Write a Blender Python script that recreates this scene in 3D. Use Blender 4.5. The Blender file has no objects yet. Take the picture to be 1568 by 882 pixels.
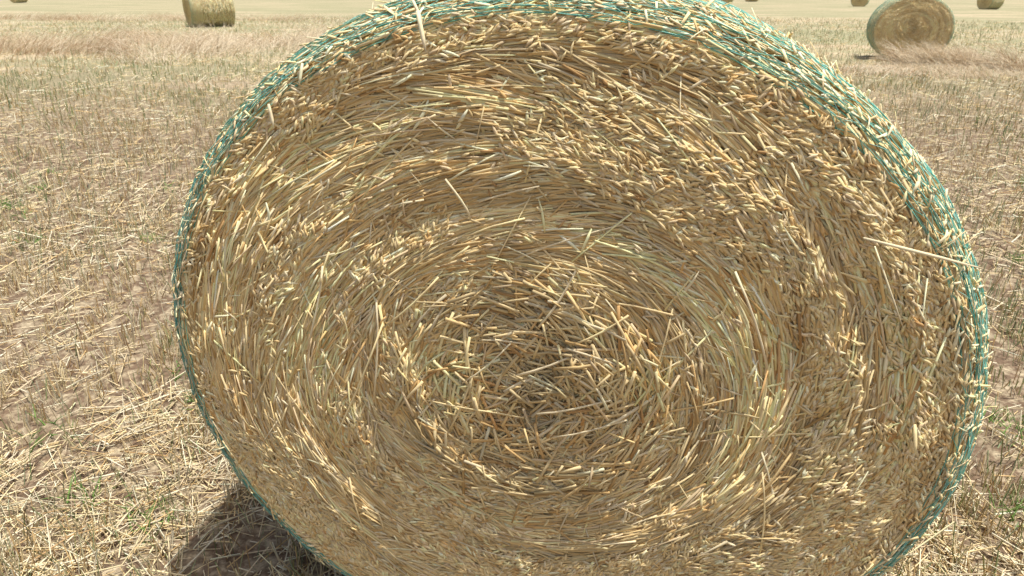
import bpy, math, numpy as np
from mathutils import Vector
rng=np.random.default_rng(7)
S=bpy.context.scene
# ---------------------------------------------------------------- helpers
_lat={}
def vnoise(x,y,seed=0):
    if seed not in _lat: _lat[seed]=np.random.default_rng(1000+seed).random((256,256))
    L=_lat[seed]; x=np.asarray(x,float)+97.3; y=np.asarray(y,float)+61.7
    xi=np.floor(x).astype(int); yi=np.floor(y).astype(int); fx=x-xi; fy=y-yi
    fx=fx*fx*(3-2*fx); fy=fy*fy*(3-2*fy)
    a=L[xi%256,yi%256]; b=L[(xi+1)%256,yi%256]; c=L[xi%256,(yi+1)%256]; d=L[(xi+1)%256,(yi+1)%256]
    return (a*(1-fx)+b*fx)*(1-fy)+(c*(1-fx)+d*fx)*fy-.5
def build(name,V,F,col=None,mat=None,smooth=True):
    me=bpy.data.meshes.new(name); n=len(V); m,k=F.shape
    me.vertices.add(n); me.vertices.foreach_set('co',V.astype(np.float32).ravel())
    me.loops.add(m*k); me.loops.foreach_set('vertex_index',F.astype(np.int32).ravel())
    me.polygons.add(m); me.polygons.foreach_set('loop_start',(np.arange(m)*k).astype(np.int32))
    me.polygons.foreach_set('use_smooth',np.full(m,smooth))
    me.update(calc_edges=True)
    if col is not None:
        at=me.attributes.new('Col','FLOAT_COLOR','POINT')
        c=np.ones((n,4),np.float32); c[:,:3]=col; at.data.foreach_set('color',c.ravel())
    if mat: me.materials.append(mat)
    ob=bpy.data.objects.new(name,me); S.collection.objects.link(ob); return ob
def nrm(v): return v/np.maximum(np.linalg.norm(v,axis=-1,keepdims=True),1e-9)
def tubes(C,R,ref,col,sides=4,flat=1.0,caps=True,var=.10):
    N,K,_=C.shape
    T=nrm(np.gradient(C,axis=1)); rf=np.broadcast_to(ref[:,None,:],C.shape)
    U=nrm(np.cross(T,rf)); W=np.cross(U,T)
    a=np.arange(sides)*2*math.pi/sides+ (math.pi/4 if sides==4 else math.pi/2)
    V=C[:,:,None,:]+R[:,:,None,None]*(np.cos(a)[None,None,:,None]*U[:,:,None,:]+flat*np.sin(a)[None,None,:,None]*W[:,:,None,:])
    base=(np.arange(N)*K*sides)[:,None,None]+(np.arange(K-1)*sides)[None,:,None]
    j=np.arange(sides)[None,None,:]; j2=(j+1)%sides
    F=np.stack([base+j,base+j2,base+j2+sides,base+j+sides],-1).reshape(-1,4)
    if caps and sides==4:
        b=(np.arange(N)*K*4)[:,None]
        F=np.concatenate([F,b+np.array([[3,2,1,0]]),b+(K-1)*4+np.array([[0,1,2,3]])])
    cc=np.repeat(np.repeat(col,K,axis=0)*(1+var*rng.standard_normal((N*K,1))),sides,axis=0)
    return V.reshape(-1,3),F,np.clip(cc*(1+.05*rng.standard_normal((len(cc),1))),.01,.88)
def join(parts):
    Vs,Fs,Cs=[],[],[]; o=0
    for V,F,c in parts: Vs.append(V);Fs.append(F+o);Cs.append(c);o+=len(V)
    return np.concatenate(Vs),np.concatenate(Fs),np.concatenate(Cs)
PAL=np.array([[.76,.565,.275],[.80,.635,.345],[.84,.72,.47],[.63,.425,.185],[.70,.55,.33],[.48,.30,.13],[.81,.655,.355]])
def pick(n,w,var=.1):
    w=np.array(w,float); w/=w.sum()
    c=PAL[rng.choice(len(PAL),n,p=w)]
    return np.clip(c*(1+var*rng.standard_normal((n,1))),.03,.88)
# ---------------------------------------------------------------- materials
def mat_attr(name,rough=.55,spec=.3):
    m=bpy.data.materials.new(name); m.use_nodes=True; nt=m.node_tree; N=nt.nodes; L=nt.links
    b=N['Principled BSDF']; b.inputs['Roughness'].default_value=rough; b.inputs['Specular IOR Level'].default_value=spec
    at=N.new('ShaderNodeAttribute'); at.attribute_name='Col'
    L.new(at.outputs['Color'],b.inputs['Base Color'])
    return m
M_straw=mat_attr('straw',.75,.07)
M_core=mat_attr('straw_core',.9,.05)
M_net=mat_attr('net_plastic',.5,.3)
M_litter=mat_attr('litter_straw',.75,.08)
M_green=mat_attr('green_leaf',.6,.2)
# ---------------------------------------------------------------- bale
a_,b_=.755,.735; hub=b_-.02; rc,ac,Lb=.050,.080,1.2; rf=a_-rc
E0=.012
pts=[(r,E0*(r/rf)**2.5) for r in np.linspace(0,rf,120)]
pts+=[(rf+rc*math.sin(p),E0+ac*(1-math.cos(p))) for p in np.linspace(.05,math.pi/2,30)]
w0=E0+ac; w1=Lb-w0
pts+=[(a_+.004*math.sin(math.pi*(w-w0)/(w1-w0)),w) for w in np.linspace(w0,w1,60)[1:]]
pts+=[(rf+rc*math.cos(p),w1+ac*math.sin(p)) for p in np.linspace(.05,math.pi/2,30)]
pts+=[(r,Lb-E0*(r/rf)**2.5) for r in np.linspace(rf,0,60)[1:]]
P=np.array(pts); ds=np.hypot(*np.diff(P,axis=0).T); SS=np.concatenate([[0],np.cumsum(ds)]); SMAX=SS[-1]
TT=nrm(np.gradient(P,axis=0)/np.gradient(SS)[:,None])
s_sh=rf
def ringn(s,th,f,sd):
    return vnoise(s*f,np.cos(th)*1.4+7,sd)+vnoise(s*f+5,np.sin(th)*1.4+31,sd+1)
def lump(s,th):
    fe=np.clip((s_sh+.08-s)/.12,.25,1)
    r=np.minimum(s,.75); u=r*np.cos(th); v=r*np.sin(th)
    hubm=np.exp(-(s/.20)**2)
    return fe*(ringn(s,th,32,3)*.0065+vnoise(u*9,v*9,5)*.007+vnoise(u*3.2+s,v*3.2,6)*.007+vnoise(u*30,v*30,8)*.006+hubm*(vnoise(u*17,v*17,9)*.030-.004))
def surf(s,th,off,lm=True):
    s=np.clip(s,0.0005,SMAX-.0005)
    r=np.interp(s,SS,P[:,0]); w=np.interp(s,SS,P[:,1]); nr=np.interp(s,SS,TT[:,1]); nw=-np.interp(s,SS,TT[:,0])
    o=off+(lump(s,th) if lm else 0)
    R=r+nr*o; W=w+nw*o
    x=R*np.cos(th); z=R*np.sin(th)*(b_/a_)+hub
    z=np.where(z<.03,.005+(np.maximum(z,-.05)+.05)*.3,z)
    return np.stack([x,W,z],-1)
def snorm(s,th):
    nr=np.interp(s,SS,TT[:,1]); nw=-np.interp(s,SS,TT[:,0])
    return np.stack([nr*np.cos(th),nw,nr*np.sin(th)],-1)
ns,nth=260,480
sg=np.linspace(0.001,SMAX-.001,ns); tg=np.linspace(0,2*math.pi,nth,endpoint=False)
sG,tG=np.meshgrid(sg,tg,indexing='ij')
off=-.012+.004*rng.standard_normal(sG.shape)
V=surf(sG,tG,off).reshape(-1,3)
i=np.arange(ns-1)[:,None]*nth; j=np.arange(nth)[None,:]; j2=(j+1)%nth
F=np.stack([i+j,i+nth+j,i+nth+j2,i+j2],-1).reshape(-1,4)
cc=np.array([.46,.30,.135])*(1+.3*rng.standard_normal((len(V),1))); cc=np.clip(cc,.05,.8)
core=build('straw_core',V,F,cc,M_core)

def planar(n,u0,v0,phi,ln,K,kap,off0,slope,rad,col,flat=.7,sides=4,taper=None):
    s0=np.hypot(u0,v0); th0=np.arctan2(v0,u0)
    t=np.linspace(-.5,.5,K)[None,:]*ln[:,None]
    tx,ty=-np.sin(th0),np.cos(th0); rx,ry=np.cos(th0),np.sin(th0)
    dx=tx*np.cos(phi)+rx*np.sin(phi); dy=ty*np.cos(phi)+ry*np.sin(phi)
    nx,ny=-dy,dx
    sg=np.sign(nx*-rx+ny*-ry); nx*=sg; ny*=sg
    u=u0[:,None]+dx[:,None]*t+.5*kap[:,None]*nx[:,None]*t*t
    v=v0[:,None]+dy[:,None]*t+.5*kap[:,None]*ny[:,None]*t*t
    s=np.hypot(u,v); th=np.arctan2(v,u)
    lm=.7*lump(s,th)+.3*lump(s0,th0)[:,None]
    C=surf(s,th,off0[:,None]+slope[:,None]*t+lm,lm=False)
    tp=np.ones(K) if taper is None else np.array(taper)
    return tubes(C,rad[:,None]*tp[None,:],snorm(s0,th0),col,sides,flat)
def angfield(s,th): return ringn(s,th,13,11)
parts=[]
def face_batch(n,smax,lo,hi,l0,l1,r0,r1,w,slp=.05,dark=1.,mess=1.,smin=0):
    s0=np.sqrt(rng.uniform(smin**2,smax**2,n)); th=rng.uniform(-math.pi,math.pi,n)
    sig=.11+.85*np.exp(-(s0/.16)**2)
    phi=(angfield(s0,th)*.45+sig*rng.standard_normal(n)*mess+np.where(rng.random(n)<.08*mess,rng.uniform(-1.2,1.2,n),0))+.06
    ln=np.exp(rng.uniform(math.log(l0),math.log(l1),n)); ln=np.minimum(ln,.06+s0*.6)
    kap=np.minimum(rng.uniform(.7,1.1,n)/np.maximum(s0,.05),9)*np.clip(1-abs(phi),0,1)
    col=pick(n,w)*dark
    ringc=1+.36*ringn(s0,th,24,21)[:,None]+.20*vnoise(s0*np.cos(th)*5,s0*np.sin(th)*5,25)[:,None]
    col=np.clip(col*ringc,.02,.88)
    return planar(n,s0*np.cos(th),s0*np.sin(th),phi,ln,4,kap,rng.uniform(lo,hi,n),slp*rng.standard_normal(n),rng.uniform(r0,r1,n),col)
sm=rf+.005
parts.append(face_batch(11500,sm,-.011,-.004,.06,.26,.0018,.0035,[4,2,.6,2,1,1,1],.01,.92))
parts.append(face_batch(13500,sm,-.006,.001,.06,.26,.0014,.0031,[5,4,1.0,1.8,2,.6,3],.015))
parts.append(face_batch(4500,sm,-.002,.002,.05,.20,.0011,.0026,[4,5,2,1.2,2,.4,4],.03))
parts.append(face_batch(2200,sm,-.005,.002,.02,.05,.0016,.0032,[3,4,2,2,2,1,2],.16,mess=1.6))
parts.append(face_batch(220,sm*.85,.001,.005,.08,.20,.0012,.0023,[1,4,4,.2,1,0,4],.015,1.0,mess=2.6))
parts.append(face_batch(1000,.25,.0,.009,.05,.15,.0016,.0038,[3,4,1.5,1.8,1,.6,4],.12,.96,mess=1.5))
# oat husks, in small panicle groups of 3
n=8200
s0=np.sqrt(rng.uniform(.02,(sm-.012)**2,n*3)); th=rng.uniform(-math.pi,math.pi,n*3)
dens=.26+1.7*ringn(s0,th,15,31)+1.0*vnoise(s0*np.cos(th)*6,s0*np.sin(th)*6,34)+.8*(s0/sm)**2*(.6+.5*np.cos(th-.1))
k=rng.random(n*3)<np.clip(dens,0.02,1); s0=s0[k][:n]; th=th[k][:n]; n=len(s0)
phi=.4*np.sign(vnoise(s0*12,th*2.5,33))+.42*rng.standard_normal(n)+angfield(s0,th)*.5
u0=s0*np.cos(th); v0=s0*np.sin(th); g=3
u0=np.repeat(u0,g)+rng.normal(0,.007,n*g); v0=np.repeat(v0,g)+rng.normal(0,.007,n*g); phi=np.repeat(phi,g)+rng.normal(0,.2,n*g)
hc=np.repeat(pick(n,[3,5,2.5,1.2,2,.3,5]),g,0); n=n*g
kk=np.hypot(u0,v0)<sm; u0,v0,phi,hc=u0[kk],v0[kk],phi[kk],hc[kk]; n=len(u0)
parts.append(planar(n,u0,v0,phi,rng.uniform(.013,.026,n),4,np.zeros(n),rng.uniform(.0,.005,n),.13*rng.standard_normal(n),rng.uniform(.0022,.0038,n),hc,.6,4,[.25,1,.8,.06]))
parts.append(planar(600,*(lambda s,t:(s*np.cos(t),s*np.sin(t)))(np.sqrt(rng.uniform(0,sm**2,600)),rng.uniform(-3.1,3.1,600)),.6*rng.standard_normal(600),rng.uniform(.02,.07,600),4,rng.uniform(-8,8,600),rng.uniform(.001,.005,600),.10*rng.standard_normal(600),rng.uniform(.0022,.004,600),pick(600,[0,3,6,0,3,0,2]),.2,4,[.5,1,.9,.2]))
lst=[(-.20,-.03,-.005,-.045,.016),(-.41,-.20,-.27,.13,.014),(-.27,.12,-.16,.24,.010),(-.14,.43,-.10,.36,.010),
(.02,.16,.08,.28,.012),(.08,.13,.17,.20,.013),(-.02,.05,.10,.12,.014),(-.43,.05,-.38,.24,.010),(-.12,.02,-.03,.12,.018),(.20,.00,.24,.22,.010),
(-.15,-.10,-.10,.05,.014),(.02,-.03,.15,.02,.016),(.05,-.08,.18,-.02,.016),(-.30,-.05,-.28,.18,.01),(.33,.30,.40,.12,.010),(.42,-.10,.44,-.3,.010),(-.08,-.30,-.14,-.12,.01)]
for (u,v,u2,v2,o) in lst:
    t=np.linspace(0,1,5); uu=u+(u2-u)*t+.006*np.sin(t*3); vv=v+(v2-v)*t
    s=np.hypot(uu,vv); th=np.arctan2(vv,uu)
    C=surf(s,th,o*.7+.003*np.sin(t*5),lm=False)[None]; C[0,:,1]-=.002
    parts.append(tubes(C,np.full((1,5),rng.uniform(.0018,.0028)),snorm(s[2:3],th[2:3]),PAL[[6 if rng.random()<.5 else 2]],4,.6))
def standoff(p,q,r,c=2):
    t=np.linspace(0,1,4)[:,None]; C=(np.array(p)*(1-t)+np.array(q)*t)[None]
    parts.append(tubes(C,np.array([[.7,1,1,.3]])*r,np.array([[0,-1.,.2]]),PAL[[c]],4,.3))
standoff((-.165,-.03,1.405),(-.148,-.05,1.345),.0045); standoff((-.175,-.02,1.42),(-.155,-.035,1.385),.0035)
standoff((-.44,-.01,1.25),(-.43,-.02,1.21),.004); standoff((-.37,-.01,1.32),(-.375,-.02,1.285),.0035)
standoff((.50,-.02,1.085),(.67,-.005,1.045),.0035); standoff((.52,-.01,1.07),(.58,-.03,.94),.0018); standoff((.635,-.01,.76),(.642,-.025,.71),.004,6)
face=build('straw_face',*join(parts),M_straw)
def barrel_batch(n,slo,shi,lo,hi,l0,l1,r0,r1,w,slp,sig,K=4,gain=1.08):
    s0=rng.uniform(slo,shi,n); th0=rng.uniform(-math.pi,math.pi,n)
    phi=sig*rng.standard_normal(n); ln=np.exp(rng.uniform(math.log(l0),math.log(l1),n))
    t=np.linspace(-.5,.5,K)[None,:]*ln[:,None]
    s=s0[:,None]+t*np.sin(phi)[:,None]; th=th0[:,None]+t*np.cos(phi)[:,None]/a_
    lm=.6*lump(s,th)+.4*lump(s0,th0)[:,None]
    C=surf(s,th,rng.uniform(lo,hi,n)[:,None]+slp*np.abs(rng.standard_normal(n))[:,None]*(t+ln[:,None]/2)+lm,lm=False)
    return tubes(C,np.repeat(rng.uniform(r0,r1,n)[:,None],K,1),snorm(s0,th0),np.clip(pick(n,w)*gain,0,.88),4,.6)
bp=[]
W=[2,5,6,.6,3,.2,3]
bp.append(barrel_batch(7000,s_sh-.01,s_sh+.30,-.012,-.003,.05,.2,.0015,.0028,[4,4,3,2,2,1,2],.0,.14))
bp.append(barrel_batch(7500,s_sh-.0,s_sh+.30,-.006,.002,.03,.12,.0011,.0023,W,.008,.16))
bp.append(barrel_batch(5500,s_sh+.28,SMAX-rf+.01,-.012,.003,.08,.28,.0026,.005,W,.01,.25,3))
bp.append(barrel_batch(3000,SMAX-rf,SMAX-.05,-.012,.004,.08,.22,.003,.0055,[4,4,3,2,2,1,2],.02,.4,3))
bp.append(barrel_batch(7500,s_sh+.006,s_sh+.32,-.002,.0035,.010,.028,.0012,.0030,[1,4,8,.3,3,0,2],.25,.8,3))
bp.append(barrel_batch(520,s_sh+.01,s_sh+.30,.0,.003,.02,.05,.0006,.0013,[1,4,7,.3,3,0,2],.35,1.0,4))
barrel=build('straw_barrel',*join(bp),M_straw)
# net wrap
npart=[]
TE=np.array([[.16,.50,.41],[.26,.58,.49],[.09,.38,.32],[.36,.63,.55]])
def strand(s,th,off,r,ci):
    C=surf(s,th,off)
    C=C[None]; k=len(s)
    npart.append(tubes(C,np.full((1,k),r),np.array([[.01,.3,.02]])+snorm(s[:1],th[:1]),TE[[ci]],3,1.0))
thf=np.linspace(0,2*math.pi,420)
sl=[s_sh-.002,s_sh+.009,s_sh+.020,s_sh+.032,s_sh+.045,s_sh+.060,s_sh+.078,s_sh+.100]
while sl[-1]<SMAX-rf-.02: sl.append(sl[-1]+.027)
sl=np.array(sl)
wob=[.009*np.array(vnoise(np.cos(thf)*5+q*3,np.sin(thf)*5,41+q%7)) for q in range(len(sl))]
for q,s in enumerate(sl):
    strand(s+wob[q],thf,.0032+.006*vnoise(np.cos(thf)*26,np.sin(thf)*26+q,55),.00084,q%4)
    if q<9: strand(s+.006+.016*vnoise(np.cos(thf)*4+q*5,np.sin(thf)*4,51),thf,.0030+.007*vnoise(np.cos(thf)*25,np.sin(thf)*25+q,56),.00075,(q+1)%4)
for q in range(len(sl)-1):
    nz=80
    tz=np.linspace(0,2*math.pi,nz*2+1); wa=np.interp(tz,thf,wob[q]); wb=np.interp(tz,thf,wob[q+1])
    s=np.where(np.arange(len(tz))%2==0,sl[q]+wa,sl[q+1]+wb)
    ii=np.arange(0,2*nz+.01,.5); jj=np.arange(2*nz+1)
    tz2=np.interp(ii,jj,tz); s2=np.interp(ii,jj,s)
    strand(s2,tz2+.13*float(vnoise(q*3.3,1.,60)),.0034+.005*vnoise(np.cos(tz2)*26,np.sin(tz2)*26+q,58),.0006,(q+2)%4)
V,F,c=join(npart); net=build('net_wrap',V,F,c,M_net)
def place_bale(x,y,z,yaw,sc=(1,1,1),first=False):
    e=bpy.data.objects.new('hay_bale',None); S.collection.objects.link(e)
    for o,nm in ((core,'straw_core'),(face,'straw_face'),(barrel,'straw_barrel'),(net,'net_wrap')):
        if not first: o=bpy.data.objects.new(nm,o.data); S.collection.objects.link(o)
        o.parent=e
    e.location=(x,y,z); e.rotation_euler=(0,0,-math.radians(yaw)); e.scale=sc
def terr0(y): return -.012*np.maximum(0,np.asarray(y,float)-8)
place_bale(.03,1.17,0,13,(1.055,1,1.0),first=True)
place_bale(8.12,15.3,float(terr0(15.3))-.06,20,(1,1,.90))
place_bale(-12.45,29.2,float(terr0(29.2))-.02,58,(1.12,1.35,.98))
place_bale(29.0,64,float(terr0(64))-.1,30,(.9,.9,.9))
place_bale(33.9,55,float(terr0(55))-.05,75,(.9,.9,.9))
place_bale(21.5,78,float(terr0(78))-.1,40,(.9,.9,.9)); place_bale(27,88,float(terr0(88)),70); place_bale(-52,80,float(terr0(80)),20)
# ---------------------------------------------------------------- ground
def terrain(x,y):
    z=terr0(y)
    d=np.hypot(x,y); f=np.clip(1.5-d/30,0.15,1)
    z=z+f*(.05*vnoise(x*.9,y*.9,71)+.03*vnoise(x*4,y*4,72)+.030*vnoise(x*14,y*14,73)+.020*vnoise(x*40,y*40,74))-.012
    return z
q=np.linspace(-1,1,460); gx=np.sinh(q*6.6)*1.5
q=np.linspace(-.55,1,500); gy=np.sinh(q*6.2)*1.6+1.5
GX,GY=np.meshgrid(gx,gy,indexing='ij')
V=np.stack([GX,GY,terrain(GX,GY)],-1).reshape(-1,3)
nx,ny=GX.shape; i=np.arange(nx-1)[:,None]*ny; j=np.arange(ny-1)[None,:]
F=np.stack([i+j,i+ny+j,i+ny+j+1,i+j+1],-1).reshape(-1,4)
mg=bpy.data.materials.new('field_soil'); mg.use_nodes=True; nt=mg.node_tree; N=nt.nodes; L=nt.links
bs=N['Principled BSDF']; bs.inputs['Roughness'].default_value=.95; bs.inputs['Specular IOR Level'].default_value=.1
tc=N.new('ShaderNodeTexCoord')
def noise(sc,det=3,vec=None,rough=.65):
    n_=N.new('ShaderNodeTexNoise'); n_.inputs['Scale'].default_value=sc; n_.inputs['Detail'].default_value=det; n_.inputs['Roughness'].default_value=rough
    L.new(vec or tc.outputs['Object'],n_.inputs['Vector']); return n_.outputs['Fac']
def ramp(f,p0,c0,p1,c1):
    r=N.new('ShaderNodeValToRGB'); r.color_ramp.elements[0].position=p0; r.color_ramp.elements[0].color=(*c0,1); r.color_ramp.elements[1].position=p1; r.color_ramp.elements[1].color=(*c1,1); L.new(f,r.inputs[0]); return r.outputs[0]
def mix(f,a,b):
    m=N.new('ShaderNodeMix'); m.data_type='RGBA'
    L.new(f,m.inputs[0]); L.new(a,m.inputs[6]); L.new(b,m.inputs[7]); return m.outputs[2]
def rampv(f,p0,p1): return ramp(f,p0,(0,0,0),p1,(1,1,1))
fine=noise(60,3)
soil=ramp(fine,.3,(.09,.062,.040),.75,(.22,.155,.103))
chaff=ramp(fine,.35,(.23,.182,.118),.7,(.48,.405,.275))
near=mix(rampv(noise(20,4),.45,.62),soil,chaff)
sep=N.new('ShaderNodeSeparateXYZ'); L.new(tc.outputs['Object'],sep.inputs[0])
mp=N.new('ShaderNodeMapping'); mp.inputs['Scale'].default_value=(.12,.5,1); L.new(tc.outputs['Object'],mp.inputs[0])
med=noise(8,4)
green=ramp(med,.3,(.225,.215,.12),.7,(.37,.35,.215))
dry=ramp(med,.3,(.36,.285,.18),.7,(.55,.465,.315))
farc=mix(rampv(noise(1.2,3,mp.outputs[0]),.47,.64),green,dry)
mr=N.new('ShaderNodeMapRange'); mr.inputs[1].default_value=7; mr.inputs[2].default_value=17; L.new(sep.outputs['Y'],mr.inputs[0])
L.new(mix(mr.outputs[0],near,farc),bs.inputs['Base Color'])
build('ground',V,F,None,mg)
def bare(x,y):
    return np.exp(-(((x+.72)/.30)**2+((y-1.5)/.34)**2)*1.3)
def samp(n,d0,d1,half=60,p=1.0):
    u=rng.uniform(0,1,n)**p
    d=np.exp(math.log(d0)+u*(math.log(d1)-math.log(d0))); a=np.radians(rng.uniform(-half,half,n)); return d*np.sin(a),d*np.cos(a),d
def stems(n,x,y,L_,rad,az,tilt,col,lift,K=2,sides=3,bend=0,taper=1.):
    t=np.linspace(0,1,K)[None,:]
    tl=tilt[:,None]+bend*t
    dl=L_[:,None]/(K-1)
    h=np.concatenate([np.zeros((n,1)),np.cumsum(np.sin(tl[:,1:])*dl,1)],1)
    v=np.concatenate([np.zeros((n,1)),np.cumsum(np.cos(tl[:,1:])*dl,1)],1)
    C=np.stack([x[:,None]+h*np.cos(az)[:,None],y[:,None]+h*np.sin(az)[:,None],terrain(x,y)[:,None]+lift[:,None]+v],-1)
    rr=rad[:,None]*(1-(1-taper)*t)
    ref=np.stack([-np.sin(az)*.3+.1,np.cos(az)*.3,np.full(n,.9)],-1)+rng.normal(0,.2,(n,3))
    return tubes(C,rr,ref,col,sides,1.0,False)
GT=np.array([.97,1.02,1.14])
LP=[2,4,5,1,3,.6,2]
lp=[]
n=120000; x,y,d=samp(n,1.1,40); kk=rng.random(n)<np.clip(.60+1.6*vnoise(x*1.3,y*1.3,81)+1.2*vnoise(x*5,y*5,82),.08,1)*(1-.9*bare(x,y)); x,y,d=x[kk],y[kk],d[kk]; n=len(x)
sc=np.clip((d/3)**.5,.85,3.5)
lp.append(stems(n,x,y,np.exp(rng.uniform(math.log(.02),math.log(.19),n))*sc**.5,rng.uniform(.0011,.0029,n)*sc,rng.uniform(0,6.3,n),rng.normal(1.48,.16,n),pick(n,LP)*.92*GT,rng.uniform(.0,.03,n)*sc**.5))
build('straw_litter',*join(lp),M_litter)
n=150000; x,y,d=samp(n,1.1,40,60,.75)
al=math.radians(14); qx=x*math.cos(al)+y*math.sin(al); qy=-x*math.sin(al)+y*math.cos(al)
qx=np.round(qx/.19)*.19+rng.normal(0,.034,n); x=qx*math.cos(al)-qy*math.sin(al); y=qx*math.sin(al)+qy*math.cos(al)
kk=(rng.random(n)<np.clip(.62+1.3*vnoise(x*2.4,y*2.4,83),.05,1)*(1-.85*bare(x,y)))&(y>.6); x,y,d=x[kk],y[kk],d[kk]; n=len(x)
sc=np.clip((d/3)**.45,.85,3)
stc=pick(n,[3,4,3,2.5,3,1,2])*.85*GT
gr=(rng.random(n)<np.clip(.17+.9*vnoise(x*.5,y*.35,85)+.018*d,0,.6))[:,None]
stc=np.where(gr,stc*np.array([.50,.68,.52]),stc)
build('stubble',*join([stems(n,x,y,rng.uniform(.04,.13,n)*np.clip(d/6,.8,1.1),rng.uniform(.0012,.0026,n)*sc,rng.uniform(0,6.3,n),np.abs(rng.normal(.15,.3,n)),stc,np.full(n,-.005))]),M_litter)
n=26000; x,y,d=samp(n,1.3,40); kk=rng.random(n)<np.clip(.28+2.0*vnoise(x*.8,y*.8,84)+.02*d-.01*x,.02,1); x,y,d=x[kk],y[kk],d[kk]; n=len(x)
G=np.array([[.10,.17,.05],[.15,.22,.085],[.22,.27,.13],[.17,.23,.12]])[rng.integers(0,4,n)]
gp=[stems(n,x,y,rng.uniform(.06,.17,n),rng.uniform(.001,.0022,n)*np.clip((d/3)**.5,.8,3),rng.uniform(0,6.3,n),np.abs(rng.normal(.1,.18,n)),G,np.full(n,-.005),3,3,.25,.3)]
wd=[(-1.62,2.05),(-1.28,1.72),(-1.95,1.62),(-1.15,2.3),(-2.6,2.8),(1.5,1.65),(1.75,2.0),(-2.2,4.1),(-1.5,3.5),(2.4,2.7),(-1.05,1.62)]
wd+=[(rng.uniform(-5,-1.1),rng.uniform(1.5,6)) for _ in range(34)]+[(rng.uniform(1.4,5),rng.uniform(1.7,6)) for _ in range(16)]
for (cx,cy) in wd:
    m=rng.integers(14,44); xx=cx+rng.normal(0,.04,m); yy=cy+rng.normal(0,.04,m)
    gp.append(stems(m,xx,yy,rng.uniform(.02,.09,m),rng.uniform(.0018,.0038,m),rng.uniform(0,6.3,m),rng.uniform(.1,.9,m),np.tile([[.16,.27,.07]],(m,1))*rng.uniform(.7,1.3,(m,1)),np.zeros(m),4,3,.5,.2))
build('green_weeds',*join(gp),M_green)
xs,ys,hs=[],[],[]
def clump(cx,cy,rx,ry,n,h):
    xs.append(cx+rng.normal(0,rx,n)); ys.append(cy+rng.normal(0,ry,n)); hs.append(np.full(n,h))
for k in range(190):
    cx=rng.uniform(-20,-3.5); cy=18.2+rng.normal(0,1.5)+.12*(cx+12)
    clump(cx,cy,.45,.2,130,rng.choice([.2,.3,.45,.7]))
for k in range(60): clump(rng.uniform(-4,6),18+rng.normal(0,1),.5,.2,80,.35)
for k in range(130): clump(rng.uniform(6.0,17),13.0+rng.normal(0,.55),.4,.16,130,rng.uniform(.10,.24))
for k in range(10): clump(8.2+rng.normal(0,.45),14.1+rng.normal(0,.12),.14,.08,300,rng.uniform(.3,.6))
for k in range(9): clump(10.3+rng.normal(0,.4),13.2+rng.normal(0,.2),.2,.15,260,.6)
for k in range(60): clump(rng.uniform(-30,-8),36+rng.normal(0,2),.8,.3,90,.4)
x=np.concatenate(xs); y=np.concatenate(ys); h=np.concatenate(hs); n=len(x)
tone=np.array([[.66,.54,.37],[.78,.68,.51],[.44,.31,.19],[.60,.50,.34]])
ti=np.clip(((vnoise(x*.7,y*.7,90)+.5)*4+rng.normal(0,.6,n)).astype(int),0,3)
lean=np.where(vnoise(x*.5,y*.5,91)>0,0.3,2.6)+rng.normal(0,.9,n)
build('dry_grass',*join([stems(n,x,y,h*rng.uniform(.6,1.4,n),rng.uniform(.003,.006,n),lean,np.abs(rng.normal(.35,.3,n)),tone[ti],np.full(n,-.02),4,3,1.0,.25)]),M_litter)
# ---------------------------------------------------------------- light
sd=Vector((.24,-.085,1)).normalized(); el=math.asin(sd.z); az=math.atan2(sd.x,sd.y)
sun=bpy.data.lights.new('sun','SUN'); sun.energy=5; sun.angle=math.radians(.6); sun.color=(1,.955,.885)
so=bpy.data.objects.new('sun',sun); so.rotation_euler=sd.to_track_quat('Z','Y').to_euler(); S.collection.objects.link(so)
w=bpy.data.worlds.new('World'); S.world=w; w.use_nodes=True; wn=w.node_tree
sk=wn.nodes.new('ShaderNodeTexSky'); sk.sky_type='NISHITA'; sk.sun_disc=False; sk.sun_elevation=el; sk.sun_rotation=az; sk.dust_density=5; sk.ozone_density=.6
bg=wn.nodes['Background']; bg.inputs[1].default_value=.14; wn.links.new(sk.outputs[0],bg.inputs[0])
# ---------------------------------------------------------------- camera
cam=bpy.data.cameras.new('camera'); cam.sensor_width=36; cam.lens=25; cam.clip_end=3000; cam.clip_start=.02
cam.dof.use_dof=True; cam.dof.focus_distance=1.35; cam.dof.aperture_fstop=11
co=bpy.data.objects.new('camera',cam); co.location=(0,0,1.45); co.rotation_euler=(math.radians(90-23.5),0,0); S.collection.objects.link(co); S.camera=co
S.view_settings.view_transform='Standard'; S.view_settings.look='None'; S.view_settings.exposure=0
